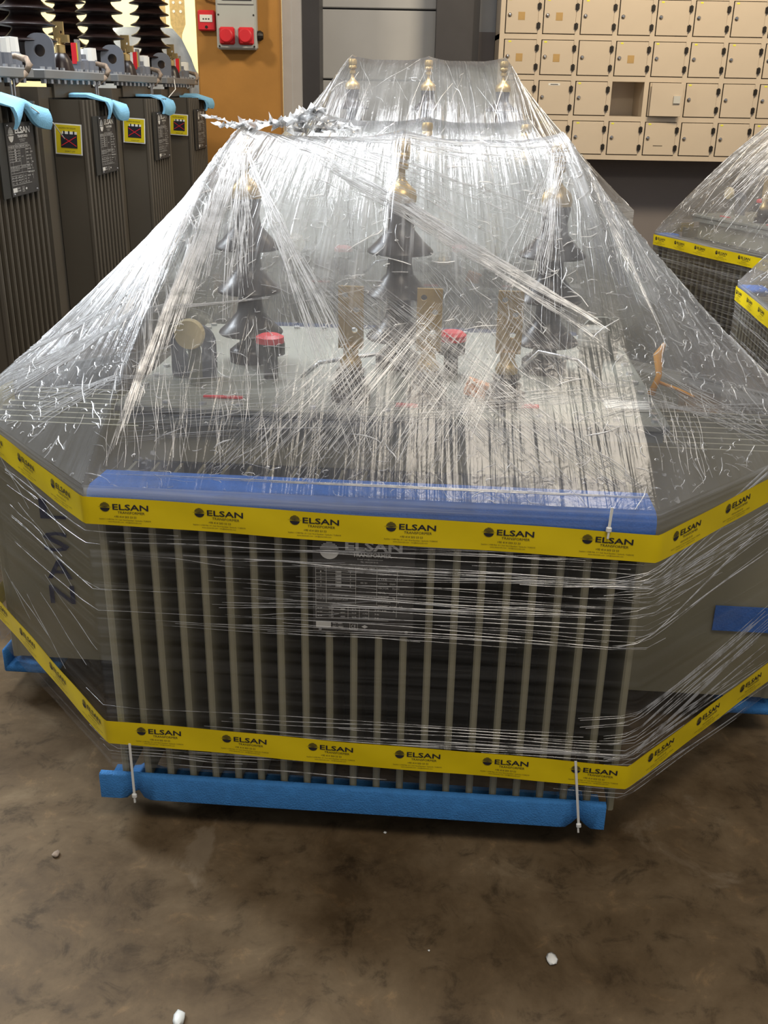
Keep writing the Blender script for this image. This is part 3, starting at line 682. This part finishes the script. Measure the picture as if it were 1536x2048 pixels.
def transformer(loc, rz, label, zc=.95, ztip=1.51, zf=.81, group='wrapped transformers', front=True, hvoff=0.0, simple=False):
    T = empty('distribution_transformer', loc, rz, label, 'transformer', group)
    MB().box((0, .665, (zc + .12) / 2 - .01), (1.10, .79, zc - .14)).build('tank', M_grey, T)
    c = MB().box((.02, .66, zc - .006), (1.22, .86, .016), bev=.003); c.box((.02, .66, zc - .030), (1.20, .84, .022)); c.build('tank_cover', M_cover, T)
    bolt_set(T, [(-.56 + i * .083, y, zc) for i in range(15) for y in (.255, 1.065)] + [(x, .30 + i * .09, zc) for i in range(9) for x in (-.565, .605)], .009, .010)
    z0 = .115
    if front:
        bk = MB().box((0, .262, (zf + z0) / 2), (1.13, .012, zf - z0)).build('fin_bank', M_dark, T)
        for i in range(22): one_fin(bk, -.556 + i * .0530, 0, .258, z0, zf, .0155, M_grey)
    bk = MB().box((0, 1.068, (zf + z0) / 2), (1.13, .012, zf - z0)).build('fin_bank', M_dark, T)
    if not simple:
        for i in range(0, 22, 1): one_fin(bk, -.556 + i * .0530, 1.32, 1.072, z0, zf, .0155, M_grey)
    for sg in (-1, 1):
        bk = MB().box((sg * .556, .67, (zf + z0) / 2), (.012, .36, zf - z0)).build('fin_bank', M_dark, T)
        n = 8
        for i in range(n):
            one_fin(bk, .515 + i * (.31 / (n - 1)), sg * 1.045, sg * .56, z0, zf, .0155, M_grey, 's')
    for x in (-.38, .38): MB().box((x, .665, .06), (.08, .80, .12)).build('skid', M_dark, T)
    for x in (-.365 , .015, .388): hv_bushing(T, x, .665, zc, ztip, sheds=4 if zc > 1 else 3, pitch=.078 if zc > 1 else None)
    for x in (-.072, .102, .279): lv_bushing(T, x, .345, zc, zc + .258)
    lug(T, -.47, .48, zc + .002, .11, .13); lug(T, .545, .82, zc + .002, .10, .11, 't', M_cover)
    # fittings on the cover
    f = MB().lathe([(.030, zc), (.030, zc + .09), (.036, zc + .09), (.036, zc + .10)], (.49, .55, 0), 16).build('filler_pipe', M_cover, T)
    MB().lathe([(.034, zc + .098), (.036, zc + .105), (.035, zc + .135), (.030, zc + .142), (0, zc + .143)], (.49, .55, 0), 10).build('filler_cap', M_greycap, f)
    f = MB().lathe([(.018, zc), (.018, zc + .05), (.034, zc + .055), (.034, zc + .085), (.022, zc + .09)], (.152, .60, 0), 16).build('relief_valve', M_dark, T)
    MB().lathe([(.036, zc + .088), (.036, zc + .102), (.026, zc + .110), (0, zc + .111)], (.152, .60, 0), 20).build('valve_cap', M_red, f)
    f = MB().lathe([(.018, zc), (.018, zc + .06), (.036, zc + .062), (.036, zc + .09)], (-.285, .50, 0), 16).build('relief_valve', M_dark, T)
    MB().lathe([(.034, zc + .088), (.034, zc + .104), (.022, zc + .11), (0, zc + .11)], (-.285, .50, 0), 20).build('valve_cap', M_red, f)
    f = MB().tube([(-.45, .42, zc), (-.45, .42, zc + .08), (-.45, .40, zc + .12)], .016, 10).build('gauge_stem', M_cover, T)
    MB().lathe([(0, 0), (.034, 0), (.036, -.012), (.033, -.022), (0, -.024)], (-.45, .395, zc + .130), 24, 0, 'y').build('gauge_dial', mat('cream_dial', (.62, .52, .30), .4), f)
    MB().box((.06, .30, zc + .005), (.05, .02, .004)).box((-.36, .31, zc + .005), (.09, .012, .004)).box((.33, .33, zc + .005), (.05, .02, .004)).build('red_label', M_red, T)
    MB().box((.215, .40, zc + .022), (.050, .030, .036), R=Matrix.Rotation(.3, 3, 'Y')).build('orange_tag', M_card, T)
    MB().box((.555, .36, zc + .006), (.10, .07, .006)).build('paper_label', M_white, T)
    MB().tube([(.30, .52, zc + .02), (.36, .50, zc + .09), (.45, .47, zc + .08), (.52, .44, zc + .02)], .005, 6).tube([(-.2, .45, zc + .02), (-.15, .40, zc + .07), (-.02, .42, zc + .09), (.09, .47, zc + .03)], .005, 6).build('earth_cable', M_steel, T, True)
    return T
OX, OY, RZ = -.034, 1.88, math.radians(-4.08)
cu_, su_ = math.cos(RZ), math.sin(RZ)
def W(s, t, z=0): return (OX + cu_ * s - su_ * t, OY + su_ * s + cu_ * t, z)
T1 = transformer((OX, OY, 0), RZ, 'grey transformer nearest the camera, inside clear film with 22 upright front fins')
nameplate(T1, lambda x, y, d: (-.112 + x, -.003 - d, .5375 + y), .212, .228)
PL = sum(math.dist(OCT[i], OCT[(i + 1) % 8]) for i in range(8))
# handwriting on the flat end fin at the left
hw = MB()
for ch, z in zip('LSAN', (.545, .450, .368, .292)):
    fn = lambda x, y: (-.915 + x, .5065, z + y)
    put_text(hw, ch, 0, 0, .070, .058, fn, 0, .012)
hw.build('marker_lettering', M_pen, T1)
MB().tube([(.625, .46, .955), (.640, .47, 1.0), (.636, .49, 1.045), (.650, .50, 1.07)], [.010, .007, .011, .004], 6).tube([(.64, .47, .985), (.68, .45, .975), (.72, .44, .96)], .004, 6).build('orange_glint', mat('orange_glint', (.75, .33, .02), .5), T1, True)  # orange glint of the film, put in as bent coloured strips; no real strap
MB().box((.955, .5045, .352), (.18, .003, .072)).build('blue_tape_patch', M_foamtop, T1)

# foam strips -------------------------------------------------------------
def foam_strip(name, pts_fn, m, label, loc, rz):
    mb = MB(); pts_fn(mb); o = mb.build(name, m, None, True, 50); o.location = loc; o.rotation_euler = (0, 0, rz); return tag(o, label, 'foam strip')
def low_foam(mb):
    n = 80; V = []; x0, x1 = -.612, .545
    for i in range(n + 1):
        x = x0 + (x1 - x0) * i / n
        pin = max(math.exp(-((x + .53) / .016) ** 2), math.exp(-((x - .487) / .016) ** 2))
        zb = .068 + .020 * pin; zt_ = .141; yo = -.020 + .014 * pin
        V += [(x, .10, zb - .006), (x, yo + .010, zb), (x, yo, zb + .008), (x, yo, zt_ - .004), (x, yo + .004, zt_), (x, -.006 + .002, zt_), (x, -.004, zb + .018), (x, .10, zb + .012)]
    F = [(i * 8 + j, i * 8 + (j + 1) % 8, (i + 1) * 8 + (j + 1) % 8, (i + 1) * 8 + j) for i in range(n) for j in range(8)]
    F += [tuple(range(8)), tuple(reversed([n * 8 + j for j in range(8)]))]; mb.add(V, F)
foam_strip('foam_strip', low_foam, M_foam, 'bright blue foam strip under the bottom ends of the front fins', (OX, OY, 0), RZ)
def top_foam(mb):
    n = 60; V = []
    for i in range(n + 1):
        x = -.574 + 1.148 * i / n; q = .003 * math.sin(x * 9)
        V += [(x, .11, .812), (x, -.004, .812), (x, -.005, .77), (x, -.0165, .77), (x, -.0175, .828 + q), (x, -.010, .840 + q), (x, .008, .846 + q), (x, .11, .842)]
    F = [(i * 8 + j, i * 8 + (j + 1) % 8, (i + 1) * 8 + (j + 1) % 8, (i + 1) * 8 + j) for i in range(n) for j in range(8)]
    F += [tuple(range(8)), tuple(reversed([n * 8 + j for j in range(8)]))]; mb.add(V, F)
foam_strip('foam_strip', top_foam, M_foamtop, 'deep blue foam strip over the top ends of the front fins under the film', (OX, OY, 0), RZ)
for sg, lb in ((-1, 'blue foam strip poking out low at the left photo edge behind the diagonal film'), (1, 'blue foam strip poking out low at the right photo edge behind the diagonal film')):
    def sf(mb, sg=sg):
        mb.box((sg * 1.062, .70, .108), (.012, .42, .072), bev=.004); mb.box((sg * .99, .70, .082), (.15, .42, .02), bev=.004)
    foam_strip('foam_strip', sf, M_foam, lb, (OX, OY, 0), RZ)
for (a, b, lb) in (((-.530, -.026, .235), (-.530, -.0275, .092), 'white cable tie crossing the bottom foam strip near its left end'), ((.465, -.026, .262), (.487, -.0275, .090), 'white cable tie slanting over the bottom foam strip near its right end'), ((.482, -.029, .862), (.480, -.0295, .815), 'short white cable tie on the deep blue top foam near its right end')):
    a, b = Vector(a), Vector(b); rr = empty('cable_tie', W(0, 0, 0), RZ, lb, 'cable tie')
    d = (b - a); R = Matrix.Rotation(math.atan2(d.x, -d.z) * -1, 3, 'Y')
    MB().box((a + b) / 2, (.0055, .0016, d.length), R=R).build('tie_strap', M_white, rr)
    MB().box(b, (.011, .007, .011), R=R, bev=.002).build('tie_head', M_white, rr)
    MB().box(b + Vector((.000, .000, -.012)), (.004, .004, .014), R=R).build('tie_tail', M_white, rr)

# wraps, tapes ---------------------------------------------------------------
make_wrap((OX, OY, 0), RZ, 1.525, .856, .165, 'crinkled clear stretch film tented over the nearest transformer', True, 0)
wf = 1.156 / PL; wd_ = wf + math.dist(OCT[1], OCT[2]) / PL
def lerp_z(pts):
    def f(w):
        for (a, za), (b, zb) in zip(pts, pts[1:]):
            if w <= b: return za + (zb - za) * max(0, (w - a) / (b - a))
        return pts[-1][1]
    return f
wl = -math.dist(OCT[7], OCT[0]) / PL
S0 = .030
make_tape((OX, OY, 0), RZ, (wl - .05, wd_ + .05), lerp_z([(wl, .812), (0, .803), (wf, .777), (wd_, .802)]), .060, S0, 'upper yellow packing tape printed in navy around the nearest wrapped transformer', pitch=.1950)
make_tape((OX, OY, 0), RZ, (wl - .05, wd_ + .05), lerp_z([(wl, .290), (0, .262), (wf, .226), (wd_, .258)]), .060, S0 + .034, 'lower yellow packing tape printed in navy around the nearest wrapped transformer', pitch=.1935)

# transformers two and three, in line behind
T2 = transformer((W(0, 1.54)[0], W(0, 1.54)[1], 0), RZ, 'second grey transformer in line, seen only through film behind the nearest one', simple=True)
foam_strip('foam_strip', top_foam, M_foamtop, 'blue foam strip on the second transformer, glimpsed through two layers of film', (W(0, 1.54)[0], W(0, 1.54)[1], 0), RZ)
make_wrap(W(0, 1.54), RZ, 1.525, .856, .165, 'clear film over the second transformer in the middle line', False, 3, 600, 30, .7)
T3 = transformer((W(-.055, 2.93)[0], W(-.055, 2.93)[1], 0), RZ, 'farthest transformer of the middle line, its three brass tips before the pale gate', zc=1.16, ztip=1.765, zf=1.0, simple=True)
make_wrap(W(-.055, 2.93), RZ, 1.775, 1.08, .3, 'clear film stretched over the farthest transformer of the middle line', False, 5, 600, 30, .5)
# right side pair
def side_unit(O, ux, uy, seed, lt, lw, lp, lf):
    rz = math.atan2(uy, ux)
    transformer((O[0], O[1], 0), rz, lt, simple=False)
    make_wrap((O[0], O[1], 0), rz, 1.525, .856, .165, lw, False, seed, 600, 30, 3.2)
    make_tape((O[0], O[1], 0), rz, (wl - .02, wd_ + .02), lambda w: .805, .060, .02, lp)
    def tf(mb): mb.box((-.520, .040, .828), (.105, .110, .034), bev=.012).box((-.520, -.011, .815), (.105, .011, .05), bev=.003)
    foam_strip('foam_strip', tf, M_foamtop, lf, (O[0], O[1], 0), rz)
side_unit((1.83, 5.78), .337, -.941, 21, 'wrapped transformer at the right edge, farther of two below the lockers', 'clear film on the farther right transformer below the lockers', 'yellow packing tape on the farther right transformer below the lockers', 'blue foam corner on the farther right transformer below the lockers')
side_unit((1.52, 3.95), -.09, -.995, 31, 'wrapped transformer at the right edge, nearer of the two beside the middle line', 'clear film on the nearer right transformer cut by the photo edge', 'yellow packing tape on the nearer right transformer cut by the photo edge', 'blue foam corner on the nearer right transformer cut by the photo edge')

# ------------------------------------------------------------------ row at the left
def big_insulator(parent, x, y, z):
    prof = [(.075, z), (.075, z + .02), (.070, z + .03), (.074, z + .10)]; zz = z + .105
    for k in range(7):
        prof += [(.112, zz), (.116, zz + .004), (.112, zz + .008), (.085, zz + .020), (.068, zz + .036), (.062, zz + .044), (.061, zz + .052)]
        zz += .0585
    prof += [(.04, zz), (.02, zz + .02)]
    b = MB().lathe(prof, (x, y, 0), 32).build('high_voltage_bushing', M_porc, parent, True, 55)
    MB().lathe([(.012, zz), (.012, zz + .1), (.02, zz + .11), (.02, zz + .16)], (x, y, 0), 12).build('brass_terminal', M_brass, b, True, 40)
def row_unit(Y, X, label):
    """origin at the near end of the fin block, outer fin plane; local x towards the aisle, y away"""
    T = empty('distribution_transformer', (X, Y, 0), math.radians(-1.15), label, 'transformer', 'unwrapped transformers in the left row')
    zc = 1.665
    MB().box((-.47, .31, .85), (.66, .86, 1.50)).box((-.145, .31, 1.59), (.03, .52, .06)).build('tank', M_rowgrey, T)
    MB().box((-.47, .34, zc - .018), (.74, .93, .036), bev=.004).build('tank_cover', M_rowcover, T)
    bolt_set(T, [(-.125, -.08 + i * .083, zc) for i in range(11)], .010, .012, .052)
    bk = MB().box((-.145, .245, .84), (.01, .50, 1.44)).build('fin_bank', M_dark, T)
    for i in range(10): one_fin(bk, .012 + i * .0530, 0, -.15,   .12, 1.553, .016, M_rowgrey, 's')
    bk2 = MB().box((-.50, -.126, .84), (.52, .01, 1.44)).build('fin_bank', M_dark, T)
    for x in (-.70, -.30): MB().box((x, .31, .055), (.08, .84, .11)).build('skid', M_dark, T)
    nameplate(T, lambda x, y, d: (.007 + d, .16 + x, 1.255 + y), .255, .232, True)
    MB().box((.004, .26, 1.371), (.004, .34, .236)).build('plate_gap_shade', M_dark, T)  # black backing put in for the shadow gap beside the plate
    st = MB(); fn = lambda x, y, d: (-.130 + x + y * .04 * 0, -.0085 - d, 1.345 + y)
    k = .95
    def rp(x0, y0, x1, y1, d, mi):
        a = math.radians(-3); P = [(x0, y0), (x1, y0), (x1, y1), (x0, y1)]; P = [(x * math.cos(a) - y * math.sin(a), x * math.sin(a) + y * math.cos(a)) for x, y in P]
        st.prism(P, lambda x, y, h: fn(x, y, d + h), .0008, mi)
    rp(0, 0, .112, .120, 0, 0); rp(.005, .005, .107, .115, .0009, 1); rp(.024, .026, .092, .080, .0018, 2); rp(.030, .080, .092, .090, .0018, 0)
    for i in range(3): rp(.036 + i * .020, .080, .042 + i * .020, .092, .0027, 2)
    f2 = lambda x, y: Vector(fn(x * .9986 + y * .0523, y * .9986 - x * .0523, .0027))
    put_text(st, 'KALDIRMA YERI DEGILDIR', .018, .100, .070, .006, f2, 2); put_text(st, "DON'T LIFT", .040, .010, .042, .006, f2, 2)
    for sgn in (1, -1):
        c = (.058, .053); a = sgn * .55; d = Vector((math.cos(a), math.sin(a))) * .036; n = Vector((-d.y, d.x)).normalized() * .0015
        P = [Vector(c) - d - n, Vector(c) + d - n, Vector(c) + d + n, Vector(c) - d + n]
        st.add([f2(p.x, p.y) + Vector((0, -.0008, 0)) for p in P], [(0, 1, 2, 3)], 3)
    so = st.build('warning_sticker', [M_white, M_stick, M_ink, M_red], T); so['label'] = 'yellow warning sticker with a crossed out picture'
    big_insulator(T, -.235, .105, zc); big_insulator(T, -.735, .105, zc)
    lug(T, -.160, .008, zc, .115, .135)
    # terminals and fittings along the cover
    f = MB().lathe([(.036, zc), (.036, zc + .055), (.03, zc + .06)], (-.25, -.055, 0), 14).build('filler_pipe', M_lug, T)
    MB().lathe([(.030, zc + .058), (.032, zc + .062), (.030, zc + .115), (0, zc + .117)], (-.25, -.055, 0), 10).build('filler_cap', M_white, f)
    b = MB().lathe([(.052, zc), (.045, zc + .03), (.040, zc + .045), (.028, zc + .065), (.022, zc + .07)], (-.155, .255, 0), 16).build('low_voltage_bushing', M_porc, T, True, 50)
    m = MB().lathe([(.022, zc + .07), (.022, zc + .10), (.012, zc + .105), (.012, zc + .125)], (-.155, .255, 0), 12, 0)
    m.build('brass_nut', M_brass, b, True, 40); f = MB()
    plate_with_holes(f, .044, .085, .012, [(.010, .045, .006), (-.010, .068, .006)], lambda x, y, d: (-.155 + x, .25 + d, zc + .105 + y)); f.box((-.130, .255, zc + .125), (.03, .03, .03)); f.build('brass_flag', M_brass, b)
    m = MB().box((-.16, .485, zc + .02), (.05, .06, .045), 0).box((-.16, .46, zc + .075), (.02, .014, .085), 1).box((-.16, .472, zc + .075), (.02, .012, .085), 2).box((-.16, .50, zc + .08), (.015, .006, .10), 3).box((-.16, .53, zc + .08), (.015, .006, .10), 3).box((-.16, .515, zc + .13), (.015, .035, .006), 3)
    m.build('oil_gauge', [M_lug, M_red, M_stick, M_steel], T)
    MB().lathe([(.028, zc), (.028, zc + .05), (.02, zc + .055), (.02, zc + .075)], (-.17, .60, 0), 12).build('relief_valve', M_lug, T)
    f = MB().lathe([(.034, zc), (.034, zc + .05)], (-.17, .69, 0), 12).build('filler_pipe', M_lug, T)
    MB().lathe([(.032, zc + .05), (.032, zc + .10), (0, zc + .102)], (-.17, .69, 0), 10).build('filler_cap', M_white, f)
    for y in (.60, .63): MB().cyl((-.118, y, zc - .16), .004, .12, 6).build('clamp_rod', M_steel, T)
    return T
ROW = [(3.37, -1.282, 'unwrapped grey transformer nearest the camera in the left row, cut by the photo edge'),
       (4.43, -1.261, 'unwrapped grey transformer second from the camera in the left row'),
       (5.49, -1.240, 'unwrapped grey transformer third from the camera in the left row'),
       (6.55, -1.219, 'unwrapped grey transformer farthest in the left row, beside the ochre column')]
pads = ['light blue foam pad over the nearest left transformer, wide and pinched by a string', 'light blue folded foam pad on the second left transformer', 'light blue flat foam flap on the third left transformer', 'light blue curled foam pad on the farthest left transformer beside the ochre column']
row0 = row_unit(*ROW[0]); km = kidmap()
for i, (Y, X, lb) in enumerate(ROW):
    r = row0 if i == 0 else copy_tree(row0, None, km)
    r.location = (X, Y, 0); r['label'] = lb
    # foam pad
    mb = MB(); n = 24; m = 9; V = []
    wY = (.32, .28, .25, .20)[i]; y0 = (.16, .20, .26, .28)[i]
    for layer in (0, .012):
        for a in range(n + 1):
            u = a / n
            for b in range(m + 1):
                v = b / m; cut = .0 if i == 2 else .048 * math.exp(-((u - .45) / .16) ** 2)
                curl = .03 * (u - .5) ** 2 * 4
                drop = max(0, v - .45) / .55
                x = -.12 + v * .17 if v < .45 else -.0435 + .045 + .022 * math.sin(drop * 2.5) + .05 * abs(u - .45) * (0 if i == 2 else 1)
                z = 1.562 + .010 * math.sin(u * 5 + i) - curl * .3 - drop * (.084 - cut) * (1 if i != 3 else .9)
                V.append((x + layer * (1 if v > .45 else 0), y0 + wY * u, z + layer * (0 if v > .45 else 1)))
    S_ = (n + 1) * (m + 1); F = []
    for a in range(n):
        for b in range(m):
            k = a * (m + 1) + b; F.append((k, k + 1, k + m + 2, k + m + 1)); F.append((S_ + k, S_ + k + m + 1, S_ + k + m + 2, S_ + k + 1))
    for a in range(n):
        for k in (a * (m + 1), a * (m + 1) + m): F.append((k, k + m + 1, S_ + k + m + 1, S_ + k))
    for b in range(m):
        for k in (b, n * (m + 1) + b): F.append((k, k + 1, S_ + k + 1, S_ + k))
    mb.add(V, F); o = mb.build('foam_pad', M_foamlt, None, True, 60); o.location = (X, Y, 0); o.rotation_euler = (0, 0, math.radians(-1.15))
    tag(o, pads[i], 'foam pad', 'foam pads on the left row')
    if i in (0, 1, 3, 2):
        y = .70 if i != 0 else .71
        pth = []
        for k in range(14):
            a = 2 * PI * k / 13; pth.append((X - .135 + .055 * math.cos(a) + .02 * math.sin(2 * a), Y + y + .03 * math.sin(a * 1.0), 1.66 + .055 * math.sin(a) - .01))
        o = MB().tube(pth, [.010 + .004 * math.sin(k) for k in range(14)], 7).build('rope_loop', M_twine, None, True)
        tag(o, ('brown rope loop hooked round the cover corner of the nearest left transformer', 'brown rope loop hooked round the far cover corner of the second left transformer', 'brown rope loop hooked round the far cover corner of the third left transformer', 'brown rope loop on the farthest cover corner, in front of the ochre column')[i], 'rope', 'rope loops on the left row')
tag(MB().tube([(-1.21, 3.63, 1.538), (-1.262, 4.02, 1.475), (-1.345, 4.41, 1.405)], .0022, 6).build('string', M_white, None), 'white string from the nearest blue foam pad to a yellow sticker', 'string')
tag(MB().tube([(-1.20, 5.85, 1.56), (-1.25, 6.3, 1.60), (-1.34, 6.72, 1.675)], .0025, 6).build('string', M_white, None), 'white string rising from the third foam pad to the far cover', 'string')

# ------------------------------------------------------------------ beyond the column: sunlit packed goods
def terminal(x, y, z, lb):
    T = empty('flag_terminal', (x, y, 0), 0, lb, 'terminal', 'brass flag terminals beyond the column')
    b = MB(); prof = [(.07, z - .5)]
    for k in range(9): prof += [(.05, z - .45 + k * .045), (.085, z - .44 + k * .045), (.085, z - .425 + k * .045), (.05, z - .415 + k * .045)]
    b.lathe(prof, (0, 0, 0), 16).build('ribbed_insulator', M_white, T, True, 30)
    f = MB(); f.prism([(-.02, 0), (.02, 0), (.03, .12), (.065, .2), (.065, .42), (-.065, .42), (-.065, .2), (-.03, .12)], lambda a, q, h: (a, h, z - .03 + q), .012)
    for hx in (-.03, .03):
        for hz in (.37, .30): f.cyl((hx, -.003, z - .03 + hz), .012, .018, 12, 1, 'y')
    f.lathe([(.03, z - .08), (.035, z - .03), (.02, z)], (0, 0, 0), 12); f.build('brass_flag', [M_brass, M_white], T)
    MB().box((0, 0, (z - .5) / 2), (.12, .3, z - .5)).build('pedestal', M_rowcover, T)
terminal(-1.89, 9.8, 1.96, 'brass flag terminal beyond the left row, right of two, touching the ochre column outline')
terminal(-2.06, 9.8, 1.96, 'brass flag terminal beyond the left row, left of two in the bright opening')
mb = MB(); n = 30
V = []; rnd = random.Random(4)
for j in range(9):
    for i in range(n):
        a = 2 * PI * i / n; r = .75 * (1 - j / 9 * .75) * (1 + rnd.uniform(-.05, .05)); V.append((-2.05 + r * math.cos(a), 9.1 + .5 * r * math.sin(a), [0, .6, 1.2, 1.45, 1.6, 1.72, 1.84, 1.98, 2.06][j]))
mb.add(V, [(j * n + i, j * n + (i + 1) % n, (j + 1) * n + (i + 1) % n, (j + 1) * n + i) for j in range(8) for i in range(n)])
tag(mb.build('wrapped_load', mat('milky_wrap', (.66, .72, .76), .3, var=.25, scale=6, bump=1.0, bscale=14), None, True), 'pale film wrapped load in the bright opening behind the left row', 'wrapped load')

# ------------------------------------------------------------------ litter on the floor
def crumb(x, y, r, lb, m, seed, el=1.0):
    rnd = random.Random(seed); V = []; n = 9
    for j in range(5):
        for i in range(n):
            a = 2 * PI * i / n; q = math.sin(PI * (j + .4) / 4.8) * r * rnd.uniform(.75, 1.2); V.append((x + q * math.cos(a), y + q * el * math.sin(a), .0005 + r * .8 * j / 4))
    F = [(j * n + i, j * n + (i + 1) % n, (j + 1) * n + (i + 1) % n, (j + 1) * n + i) for j in range(4) for i in range(n)] + [tuple(reversed(range(n))), tuple(4 * n + i for i in range(n))]
    tag(MB().add(V, F).build('floor_scrap', m, None, True), lb, 'scrap')
crumb(0.352, 1.518, 0.0110, 'white twisted plastic scrap on the bare floor at lower right', M_white, 1103, 1.5)
crumb(0.016, 1.887, 0.0040, 'tiny white crumb on the floor just below the blue foam strip', M_white, 770, 1.0)
crumb(-0.363, 1.364, 0.0120, 'pale scrap on the floor at the bottom photo edge', M_greycap, 360, 1.6)
crumb(-0.726, 1.794, 0.0090, 'pale tan crumb on the floor at lower left', M_twine, 112, 1.3)
crumb(0.107, 1.538, 0.0025, 'speck of white grit in the middle of the bare floor', M_white, 858, 1.0)
